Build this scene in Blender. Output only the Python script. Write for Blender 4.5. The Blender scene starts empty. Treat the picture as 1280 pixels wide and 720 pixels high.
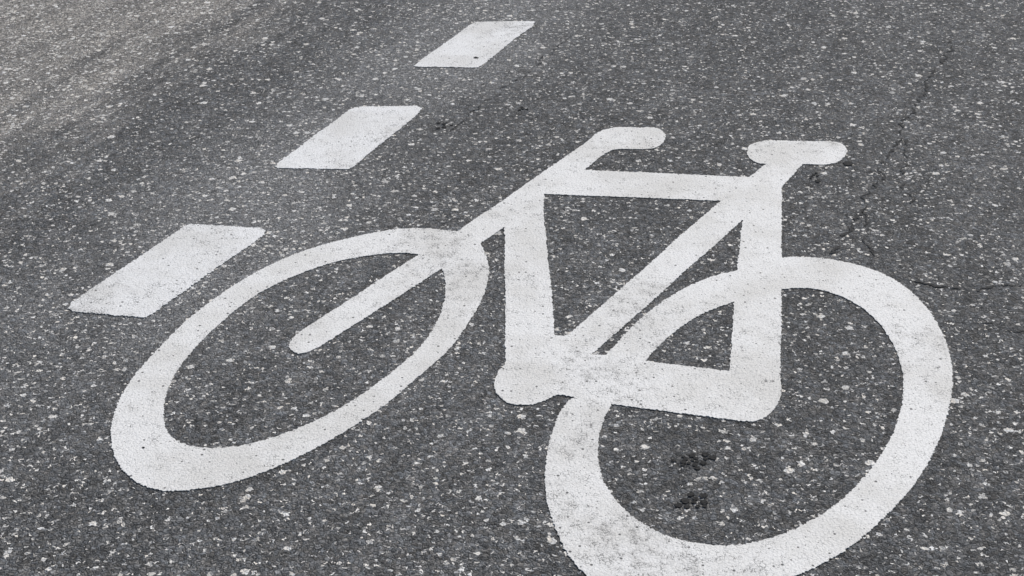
import bpy, math, random
from mathutils import Vector, noise
random.seed(7)
sc = bpy.context.scene
sc.view_settings.view_transform = 'Standard'
sc.view_settings.look = 'None'
sc.view_settings.exposure = 0

# ---------------- camera model ----------------
CAM_H = 1.75
FPX = 2000.0
HOR = 1110.0
PITCH = math.atan(HOR / FPX)
cam = bpy.data.cameras.new("camera")
cam.sensor_width = 36
cam.lens = 36 * FPX / 1280
cam.clip_end = 2000
co = bpy.data.objects.new("camera", cam)
co.location = (0, 0, CAM_H)
co.rotation_euler = (math.pi / 2 - PITCH, 0, 0)
sc.collection.objects.link(co)
sc.camera = co
S = math.sqrt(1 + (HOR / FPX) ** 2)
F = math.sqrt(FPX ** 2 + HOR ** 2)

def G(x, y):
    """survey coordinate -> metres on the road plane"""
    d = (y - 360) + HOR
    return (CAM_H * S * (x - 640) / d, CAM_H * (S * F / d - HOR / FPX))

# ---------------- node helpers ----------------
class NT:
    def __init__(s, mat):
        mat.use_nodes = True
        s.t = mat.node_tree
        s.t.nodes.clear()
    def n(s, typ, props=None, **inp):
        nd = s.t.nodes.new(typ)
        for k, v in (props or {}).items():
            setattr(nd, k, v)
        for k, v in inp.items():
            s.set(nd.inputs[k.replace('_', ' ')], v)
        return nd
    def set(s, sock, v):
        if isinstance(v, bpy.types.NodeSocket):
            s.t.links.new(v, sock)
        else:
            sock.default_value = v
    def m(s, op, a, b=0.0, c=None, clamp=False):
        nd = s.t.nodes.new('ShaderNodeMath'); nd.operation = op; nd.use_clamp = clamp
        s.set(nd.inputs[0], a); s.set(nd.inputs[1], b)
        if c is not None: s.set(nd.inputs[2], c)
        return nd.outputs[0]
    def mr(s, v, a, b, c=0.0, d=1.0, smooth=True):
        nd = s.t.nodes.new('ShaderNodeMapRange')
        nd.interpolation_type = 'SMOOTHSTEP' if smooth else 'LINEAR'
        for i, x in enumerate((v, a, b, c, d)): s.set(nd.inputs[i], x)
        return nd.outputs[0]
    def mix(s, f, a, b, mode='MIX'):
        nd = s.t.nodes.new('ShaderNodeMix'); nd.data_type = 'RGBA'; nd.blend_type = mode
        s.set(nd.inputs[0], f); s.set(nd.inputs[6], a); s.set(nd.inputs[7], b)
        return nd.outputs[2]
    def noise(s, vec, scale, detail=2, rough=.5):
        return s.n('ShaderNodeTexNoise', {'noise_dimensions': '2D'}, Scale=scale, Detail=detail, Roughness=rough, Vector=vec)
    def vor(s, vec, scale, feat='F1', rnd=1.0):
        nd = s.t.nodes.new('ShaderNodeTexVoronoi'); nd.voronoi_dimensions = '2D'; nd.feature = feat
        s.set(nd.inputs['Vector'], vec); s.set(nd.inputs['Scale'], scale); s.set(nd.inputs['Randomness'], rnd)
        return nd
    def ramp(s, v, stops):
        nd = s.t.nodes.new('ShaderNodeValToRGB')
        cr = nd.color_ramp
        while len(cr.elements) < len(stops): cr.elements.new(0.5)
        for e, (p, c) in zip(cr.elements, stops):
            e.position = p
            e.color = (c, c, c, 1) if not isinstance(c, tuple) else (*c, 1)
        s.set(nd.inputs[0], v)
        return nd.outputs[0]

def vm(nt, op, a, b=None, scale=None):
    nd = nt.t.nodes.new('ShaderNodeVectorMath'); nd.operation = op
    nt.set(nd.inputs[0], a)
    if b is not None: nt.set(nd.inputs[1], b)
    if scale is not None: nt.set(nd.inputs['Scale'], scale)
    return nd.outputs[0]

def line_dist(nt, X, Y, p, q):
    dx, dy = q[0] - p[0], q[1] - p[1]
    L = math.hypot(dx, dy); nx, ny = -dy / L, dx / L
    a = nt.m('MULTIPLY', X, nx)
    b = nt.m('MULTIPLY_ADD', Y, ny, a)
    return nt.m('SUBTRACT', b, nx * p[0] + ny * p[1])

def asphalt(nt, full=True):
    geo = nt.n('ShaderNodeNewGeometry')
    sep = nt.n('ShaderNodeSeparateXYZ', Vector=geo.outputs['Position'])
    X, Y = sep.outputs[0], sep.outputs[1]
    flat = nt.n('ShaderNodeCombineXYZ', X=X, Y=Y).outputs[0]
    w1 = vm(nt, 'SUBTRACT', nt.noise(flat, 130, 1).outputs['Color'], (.5, .5, .5))
    Pd = vm(nt, 'ADD', flat, vm(nt, 'SCALE', w1, scale=.012))
    v1 = nt.vor(Pd, 120)
    e1 = nt.vor(Pd, 120, 'DISTANCE_TO_EDGE').outputs['Distance']
    r1 = nt.n('ShaderNodeSeparateColor', Color=v1.outputs['Color'])
    n55 = nt.noise(flat, 55, 2, .6).outputs[0]
    h = nt.m('ADD', nt.mr(e1, 0, .30), nt.m('MULTIPLY', r1.outputs[2], .8))
    h = nt.m('ADD', h, nt.m('MULTIPLY', nt.noise(flat, 380, 1).outputs[0], .9))
    h = nt.m('ADD', h, nt.m('MULTIPLY', n55, 1.4))
    if not full:
        return None, h, flat, e1, r1
    v2 = nt.vor(Pd, 270)
    r2 = nt.n('ShaderNodeSeparateColor', Color=v2.outputs['Color'])
    g1 = nt.ramp(r1.outputs[0], [(0, .065), (.40, .12), (.8, .185), (1, .30)])
    g2 = nt.ramp(r2.outputs[0], [(0, .035), (.5, .12), (.85, .235), (1, .42)])
    col = nt.mix(.5, g1, g2)
    tint = nt.mix(r1.outputs[1], (.95, .995, 1.05, 1), (1.04, 1.0, .95, 1))
    col = nt.mix(1.0, col, tint, 'MULTIPLY')
    gapd = nt.m('MAXIMUM', nt.mr(e1, 0.0, .12), nt.mr(n55, .38, .60, 0, .75))
    col = nt.mix(1.0, col, nt.mix(gapd, (.20, .20, .20, 1), (1, 1, 1, 1)), 'MULTIPLY')
    big = nt.noise(flat, .9, 3, .55).outputs[0]
    mid = nt.noise(flat, 12, 3, .65).outputs[0]
    k = nt.m('ADD', nt.mr(big, .3, .7, .92, 1.12), nt.mr(mid, .3, .7, -.13, .15))
    DX, DY = 1050.0, 2287.0
    L = math.hypot(DX, DY); DX /= L; DY /= L
    al = nt.m('MULTIPLY_ADD', Y, DY, nt.m('MULTIPLY', X, DX))
    ac = nt.m('MULTIPLY_ADD', Y, -DX, nt.m('MULTIPLY', X, DY))
    sv = nt.n('ShaderNodeCombineXYZ', X=al, Y=nt.m('MULTIPLY', ac, 9.0)).outputs[0]
    streak = nt.noise(sv, 1.6, 4, .65).outputs[0]
    k = nt.m('MULTIPLY', k, nt.mr(streak, .3, .72, .90, 1.12))
    dl = line_dist(nt, X, Y, G(-20, 225), G(370, -15))
    dln = nt.m('ADD', dl, nt.m('MULTIPLY', nt.m('SUBTRACT', streak, .5), .8))
    dust = nt.mr(dln, -.22, .32)
    l0, l1 = G(133, 392), G(630, 28)
    dd = nt.m('ABSOLUTE', line_dist(nt, X, Y, l0, l1))
    haze = nt.m('MULTIPLY', nt.mr(dd, .06, .45, 1, 0), nt.mr(big, .35, .6, .35, 1.))
    col = nt.mix(1.0, col, nt.n('ShaderNodeCombineColor', Red=k, Green=k, Blue=k).outputs[0], 'MULTIPLY')
    grain = nt.m('MULTIPLY', nt.mr(r2.outputs[1], .2, .8), gapd)
    hz = nt.m('MULTIPLY', haze, nt.m('MULTIPLY_ADD', grain, .36, .06))
    col = nt.mix(hz, col, (.50, .50, .50, 1))
    dz = nt.m('MULTIPLY', dust, nt.m('MULTIPLY_ADD', nt.m('MULTIPLY', grain, nt.mr(streak, .3, .65, .35, 1)), .85, .10))
    col = nt.mix(dz, col, (.54, .50, .45, 1))
    # pale quartz chips
    Pf = vm(nt, 'ADD', flat, vm(nt, 'SCALE', w1, scale=.013))
    total = None
    for sc_, thr, lo, hi in ((38, .91, .10, .38), (72, .895, .14, .44), (150, .905, .25, .60)):
        v = nt.vor(vm(nt, 'ADD', Pf, (sc_ * .37, sc_ * .11, 0)), sc_)
        r = nt.n('ShaderNodeSeparateColor', Color=v.outputs['Color'])
        th = nt.m('SUBTRACT', thr, nt.m('MULTIPLY', nt.m('MAXIMUM', dust, nt.m('MULTIPLY', haze, .4)), .12))
        on = nt.m('GREATER_THAN', r.outputs[0], th)
        rr = nt.m('MULTIPLY_ADD', nt.m('POWER', r.outputs[1], 2.0), hi - lo, lo)
        ins = nt.mr(nt.m('SUBTRACT', rr, v.outputs['Distance']), 0, .02)
        f = nt.m('MULTIPLY', nt.m('MULTIPLY', on, ins), nt.m('MULTIPLY_ADD', nt.m('POWER', r.outputs[2], .6), .5, .5))
        total = f if total is None else nt.m('MAXIMUM', total, f)
    chip = nt.mix(r1.outputs[1], (.90, .84, .75, 1), (.90, .90, .89, 1))
    colc = nt.mix(total, col, chip)
    return colc, h, flat, e1, r1

def mat_asphalt():
    m = bpy.data.materials.new("asphalt")
    nt = NT(m)
    col, h, flat, e1, r1 = asphalt(nt)
    bump = nt.n('ShaderNodeBump', Strength=.9, Distance=.0022, Height=h)
    b = nt.n('ShaderNodeBsdfPrincipled', Base_Color=col, Roughness=.85, Normal=bump.outputs[0])
    b.inputs['Specular IOR Level'].default_value = .3
    nt.n('ShaderNodeOutputMaterial', Surface=b.outputs[0])
    return m

def mat_paint(name, wear, base):
    m = bpy.data.materials.new(name)
    nt = NT(m)
    col, h, flat, e1, r1 = asphalt(nt, False)
    dirt = nt.noise(flat, 4.5, 5, .68).outputs[0]
    fine = nt.noise(flat, 210, 2, .6).outputs[0]
    c = nt.mix(nt.mr(dirt, .35, .7), (*base, 1), (base[0] * .85, base[1] * .84, base[2] * .82, 1))
    c = nt.mix(nt.mr(fine, .50, .78, 0, .60), c, (.38, .375, .36, 1))
    n1 = nt.noise(flat, 34, 3, .7).outputs[0]
    n2 = nt.noise(flat, 2.6, 3, .6).outputs[0]
    c = nt.mix(nt.m('MULTIPLY', nt.mr(n2, .52, .78), nt.mr(n1, .35, .65, .05, .45)), c, (.38, .37, .355, 1))
    thr = nt.m('ADD', nt.mr(n1, .4, .72, -.03, .09), nt.mr(n2, .35, .7, -.025, wear))
    hole = nt.mr(nt.m('SUBTRACT', thr, e1), 0, .03)
    pit = None
    for s_, th in ((58, .83), (125, .88)):
        v3 = nt.vor(flat, s_)
        r3 = nt.n('ShaderNodeSeparateColor', Color=v3.outputs['Color'])
        p_ = nt.m('MULTIPLY', nt.m('GREATER_THAN', r3.outputs[0], nt.m('ADD', th, nt.mr(n2, .4, .65, .06, -.06))),
                  nt.mr(v3.outputs['Distance'], nt.m('MULTIPLY', r3.outputs[1], .13), nt.m('MULTIPLY_ADD', r3.outputs[1], .13, .07), 1, 0))
        pit = p_ if pit is None else nt.m('MAXIMUM', pit, p_)
    hole = nt.m('MAXIMUM', nt.m('MULTIPLY', hole, .65), nt.m('MULTIPLY', pit, .92))
    c = nt.mix(hole, c, (.075, .075, .075, 1))
    hh = nt.m('SUBTRACT', nt.m('MULTIPLY', h, .45), nt.m('MULTIPLY', pit, .6))
    bump = nt.n('ShaderNodeBump', Strength=.5, Distance=.0022, Height=hh)
    b = nt.n('ShaderNodeBsdfPrincipled', Base_Color=c, Roughness=.62, Normal=bump.outputs[0])
    b.inputs['Specular IOR Level'].default_value = .35
    nt.n('ShaderNodeOutputMaterial', Surface=b.outputs[0])
    return m

def mat_tar(name="tar", lo=.010, hi=.04):
    m = bpy.data.materials.new(name)
    nt = NT(m)
    geo = nt.n('ShaderNodeNewGeometry')
    n = nt.noise(geo.outputs['Position'], 220, 2).outputs[0]
    c = nt.ramp(n, [(.3, lo), (.7, hi)])
    b = nt.n('ShaderNodeBsdfPrincipled', Base_Color=c, Roughness=.8)
    b.inputs['Specular IOR Level'].default_value = .2
    nt.n('ShaderNodeOutputMaterial', Surface=b.outputs[0])
    return m

# ---------------- outline tools ----------------
def cat(p0, p1, p2, p3, t):
    return tuple(.5 * ((2 * p1[i]) + (-p0[i] + p2[i]) * t + (2 * p0[i] - 5 * p1[i] + 4 * p2[i] - p3[i]) * t * t
                       + (-p0[i] + 3 * p1[i] - 3 * p2[i] + p3[i]) * t ** 3) for i in (0, 1))

def outline(pts):
    n = len(pts)
    st = next((i for i, p in enumerate(pts) if len(p) > 2), 0)
    P = pts[st:] + pts[:st]
    out = []
    for i in range(n):
        a, b = P[i], P[(i + 1) % n]
        ca, cb = len(a) > 2, len(b) > 2
        A, B = a[:2], b[:2]
        pm = P[i - 1][:2] if not ca else (2 * A[0] - B[0], 2 * A[1] - B[1])
        pn = P[(i + 2) % n][:2] if not cb else (2 * B[0] - A[0], 2 * B[1] - A[1])
        L = math.dist(A, B); k = max(1, int(L / 1.2))
        for j in range(k):
            out.append(G(*cat(pm, A, B, pn, j / k)))
    return out

def rough(loop, amp, seed):
    res = []
    n = len(loop)
    for i, (x, y) in enumerate(loop):
        p, q = loop[i - 1], loop[(i + 1) % n]
        tx, ty = q[0] - p[0], q[1] - p[1]
        L = math.hypot(tx, ty) or 1
        o = noise.noise(Vector((x * 260, y * 260, seed))) * amp * 1.15 + noise.noise(Vector((x * 90, y * 90, seed + 9))) * amp * .6
        o += noise.noise(Vector((x * 6, y * 6, seed + 3))) * amp * .8
        res.append((x - ty / L * o, y + tx / L * o))
    return res

def marking(name, loops, z, amp, mat, thick=.0012, seed=1.0):
    cu = bpy.data.curves.new(name + "_c", 'CURVE')
    cu.dimensions = '2D'; cu.fill_mode = 'BOTH'; cu.extrude = thick / 2
    for lp in loops:
        lp = rough(lp, amp, seed)
        s = cu.splines.new('POLY'); s.points.add(len(lp) - 1)
        for i, (x, y) in enumerate(lp): s.points[i].co = (x, y, 0, 1)
        s.use_cyclic_u = True
    tmp = bpy.data.objects.new("tmp", cu); sc.collection.objects.link(tmp)
    dg = bpy.context.evaluated_depsgraph_get()
    me = bpy.data.meshes.new_from_object(tmp.evaluated_get(dg))
    bpy.data.objects.remove(tmp)
    me.name = name; me.materials.clear(); me.materials.append(mat)
    for p in me.polygons: p.use_smooth = False
    ob = bpy.data.objects.new(name, me); ob.location = (0, 0, z)
    sc.collection.objects.link(ob)
    return ob

M_ASPH = mat_asphalt()
M_BIKE = mat_paint("road_paint", .035, (.83, .825, .81))
M_DASH = mat_paint("worn_road_paint", .06, (.84, .84, .835))
M_TAR = mat_tar("tar", .010, .04)
M_CRACK = mat_tar("crack_grit", .015, .07)

# ---------------- road sheet (finer cells near the markings keep it numerically exact) ----------------
xs = [-400, -120, -40, -12, -6, -4, -3, -2, -1, 0, 1, 2, 3, 4, 6, 12, 40, 120, 400]
ys = [-400, -120, -40, -12, -4, 0, 1, 2, 3, 4, 5, 6, 8, 14, 40, 120, 400]
vs = [(x, y, 0) for y in ys for x in xs]
nx = len(xs)
fs = [(j * nx + i, j * nx + i + 1, (j + 1) * nx + i + 1, (j + 1) * nx + i) for j in range(len(ys) - 1) for i in range(nx - 1)]
me = bpy.data.meshes.new("asphalt_road")
me.from_pydata(vs, [], fs)
me.materials.append(M_ASPH)
road = bpy.data.objects.new("asphalt_road", me); sc.collection.objects.link(road)

# ---------------- bicycle symbol ----------------
c = 1
outer = [(572, 290, c), (722, 186), (744, 168), (768, 160), (800, 160), (822, 161), (831, 169), (828, 179), (815, 186),
         (793, 187), (775, 187), (760, 191), (731, 213, c), (936, 222, c), (957, 206, c), (943, 203), (934, 194), (936, 184), (948, 178),
         (965, 176), (1000, 177), (1040, 178), (1054, 182), (1058, 190), (1052, 200), (1036, 206), (1003, 206, c), (977, 234, c),
         (977, 323, c), (1000, 322), (1040, 325), (1085, 336), (1125, 355), (1158, 385), (1180, 422), (1190, 465),
         (1187, 508), (1172, 555), (1145, 603), (1105, 648), (1060, 686), (1010, 714), (960, 733), (905, 744),
         (850, 748), (790, 742), (745, 729), (712, 697), (690, 650), (681, 605), (684, 565), (694, 530), (706, 507), (717, 497, c),
         (697, 495), (680, 502), (660, 507), (640, 506), (625, 498), (617, 484), (621, 468), (632, 455, c),
         (631, 284, c), (600, 305, c), (608, 325), (610, 346), (602, 376), (585, 405), (558, 440), (520, 475), (475, 512),
         (415, 550), (350, 583), (290, 604), (230, 614), (195, 613), (165, 600), (146, 576), (138, 545), (142, 518),
         (155, 490), (176, 461), (207, 427), (250, 388), (305, 350), (365, 320), (430, 300), (490, 288), (530, 286)]
hA = [(553, 336, c), (557, 355), (555, 380), (545, 405), (522, 437), (488, 468), (440, 502), (385, 531), (330, 551), (280, 560),
      (240, 558), (215, 546), (205, 525), (206, 500), (218, 470), (240, 440), (275, 405), (320, 370), (370, 345), (420, 328),
      (470, 319), (505, 317), (523, 319, c), (382, 411, c), (367, 423), (362, 434), (370, 442), (385, 441), (402, 433, c)]
hC = [(680, 243, c), (900, 252, c), (722, 409, c), (708, 420), (694, 420, c), (679, 262, c)]
hD = [(928, 276, c), (921, 339, c), (885, 348), (845, 367), (800, 400), (757, 445, c), (740, 444, c)]
hE = [(918, 378, c), (912, 465, c), (806, 452, c), (822, 434), (850, 410), (882, 391)]
hF = [(977, 362, c), (1000, 361), (1030, 364), (1065, 378), (1095, 401), (1117, 432), (1128, 470), (1125, 512), (1108, 558),
      (1080, 598), (1040, 635), (990, 663), (940, 679), (890, 682), (840, 672), (795, 649), (765, 619), (750, 585), (748, 550),
      (755, 525), (765, 506, c), (925, 527, c), (945, 527), (962, 518), (973, 503), (976, 485, c)]
marking("painted_bicycle_symbol", [outline(l) for l in (outer, hA, hC, hD, hE, hF)], .0016, .0032, M_BIKE)

# ---------------- lane dashes ----------------
dashes = [[(86, 386), (91, 378), (230, 284), (238, 281), (326, 286), (332, 289), (326, 297), (190, 394), (180, 398), (94, 390)],
          [(343, 209), (350, 202), (438, 137), (448, 134), (522, 133), (527, 136), (522, 143), (442, 209), (434, 212), (350, 211)],
          [(518, 83), (524, 78), (588, 31), (596, 28), (664, 27), (669, 28), (664, 34), (602, 82), (594, 85), (522, 84)]]
for i, d in enumerate(dashes):
    d = [(*p, 1) for p in d]
    marking("painted_lane_dash", [outline(d)], .0016, .0048, M_DASH, seed=5.0 + i)

# ---------------- cracks ----------------
def crack(path, w, verts, faces, seed, z=.0020):
    pts = []
    for (a, b) in zip(path, path[1:]):
        A, B = G(*a), G(*b); L = math.dist(A, B); k = max(2, int(L / .005))
        for j in range(k):
            t = j / k; pts.append((A[0] + (B[0] - A[0]) * t, A[1] + (B[1] - A[1]) * t))
    prev = None
    for i in range(1, len(pts) - 1):
        x, y = pts[i]; dx, dy = pts[i + 1][0] - pts[i - 1][0], pts[i + 1][1] - pts[i - 1][1]
        L = math.hypot(dx, dy); nx, ny = -dy / L, dx / L
        o = noise.noise(Vector((x * 14, y * 14, seed))) * .028 + noise.noise(Vector((x * 70, y * 70, seed))) * .012
        ww = w * max(0, .6 + 1.8 * noise.noise(Vector((x * 45, y * 45, seed + 4))))
        x += nx * o; y += ny * o
        if ww < w * .12: prev = None; continue
        verts += [(x + nx * ww / 2, y + ny * ww / 2, z), (x - nx * ww / 2, y - ny * ww / 2, z)]
        cur = len(verts) - 2
        if prev is not None: faces.append((prev, prev + 1, cur + 1, cur))
        prev = cur
V, Fc = [], []
crack([(1192, 50), (1150, 120), (1110, 200), (1080, 262), (1040, 322)], .0072, V, Fc, 1)
crack([(1130, 170), (1137, 260)], .0055, V, Fc, 2)
crack([(1140, 352), (1200, 362), (1290, 358)], .0055, V, Fc, 3)
crack([(1190, 400), (1290, 415)], .0042, V, Fc, 4)
crack([(1080, 262), (1085, 325)], .0050, V, Fc, 5)
crack([(560, 165), (660, 90), (720, 40)], .0035, V, Fc, 6)
me = bpy.data.meshes.new("pavement_cracks"); me.from_pydata(V, [], Fc); me.materials.append(M_CRACK)
ob = bpy.data.objects.new("pavement_cracks", me); sc.collection.objects.link(ob)

# ---------------- tar / gum spots ----------------
def blob(px, r, amp, seed):
    cx, cy = G(*px)
    lp = []
    for i in range(60):
        a = i / 60 * 2 * math.pi
        rr = r * (1 + amp * noise.noise(Vector((math.cos(a) * 2.2, math.sin(a) * 2.2, seed))))
        lp.append((cx + rr * math.cos(a), cy + rr * math.sin(a)))
    return lp
spots = [blob((1060, 205), .0125, .3, 1)]
rs = random.Random(3)
for (cx, cy, sx, sy, n) in ((868, 577, 12, 5, 16), (868, 628, 10, 4.5, 13), (1017, 222, 7, 3, 6), (556, 158, 8, 4, 6), (655, 137, 6, 3, 4)):
    placed = []
    tries = 0
    while len(placed) < n and tries < 600:
        tries += 1
        p = (cx + rs.gauss(0, sx * .6), cy + rs.gauss(0, sy * .7)); r = rs.uniform(.0035, .0085)
        g = G(*p)
        if all(math.dist(g, q) > r + s_ + .0002 for q, s_ in placed):
            placed.append((g, r)); spots.append(blob(p, r * .92, .4, rs.random() * 50))
marking("tar_spots", spots, .0018, .0010, M_TAR, thick=.0006)
marks = [blob((595, 73), .0065, .8, 11), blob((179, 561), .003, .9, 12)]
marking("paint_stains", marks, .0028, .001, M_TAR, thick=.0004)

# ---------------- light ----------------
EL, AZ = math.radians(48), math.radians(35)
w = bpy.data.worlds.new("World"); sc.world = w; w.use_nodes = True
t = w.node_tree; t.nodes.clear()
sky = t.nodes.new('ShaderNodeTexSky'); sky.sky_type = 'NISHITA'; sky.sun_disc = False
sky.sun_elevation = EL; sky.sun_rotation = AZ
bg = t.nodes.new('ShaderNodeBackground'); bg.inputs[1].default_value = .08
o = t.nodes.new('ShaderNodeOutputWorld')
t.links.new(sky.outputs[0], bg.inputs[0]); t.links.new(bg.outputs[0], o.inputs[0])
sd = bpy.data.lights.new("sun", 'SUN'); sd.energy = 3.3; sd.angle = math.radians(.6); sd.color = (1, .95, .88)
so = bpy.data.objects.new("sun", sd); sc.collection.objects.link(so)
d = Vector((math.sin(AZ) * math.cos(EL), math.cos(AZ) * math.cos(EL), math.sin(EL)))
so.rotation_euler = (-d).to_track_quat('-Z', 'Y').to_euler()
so.location = d * 20
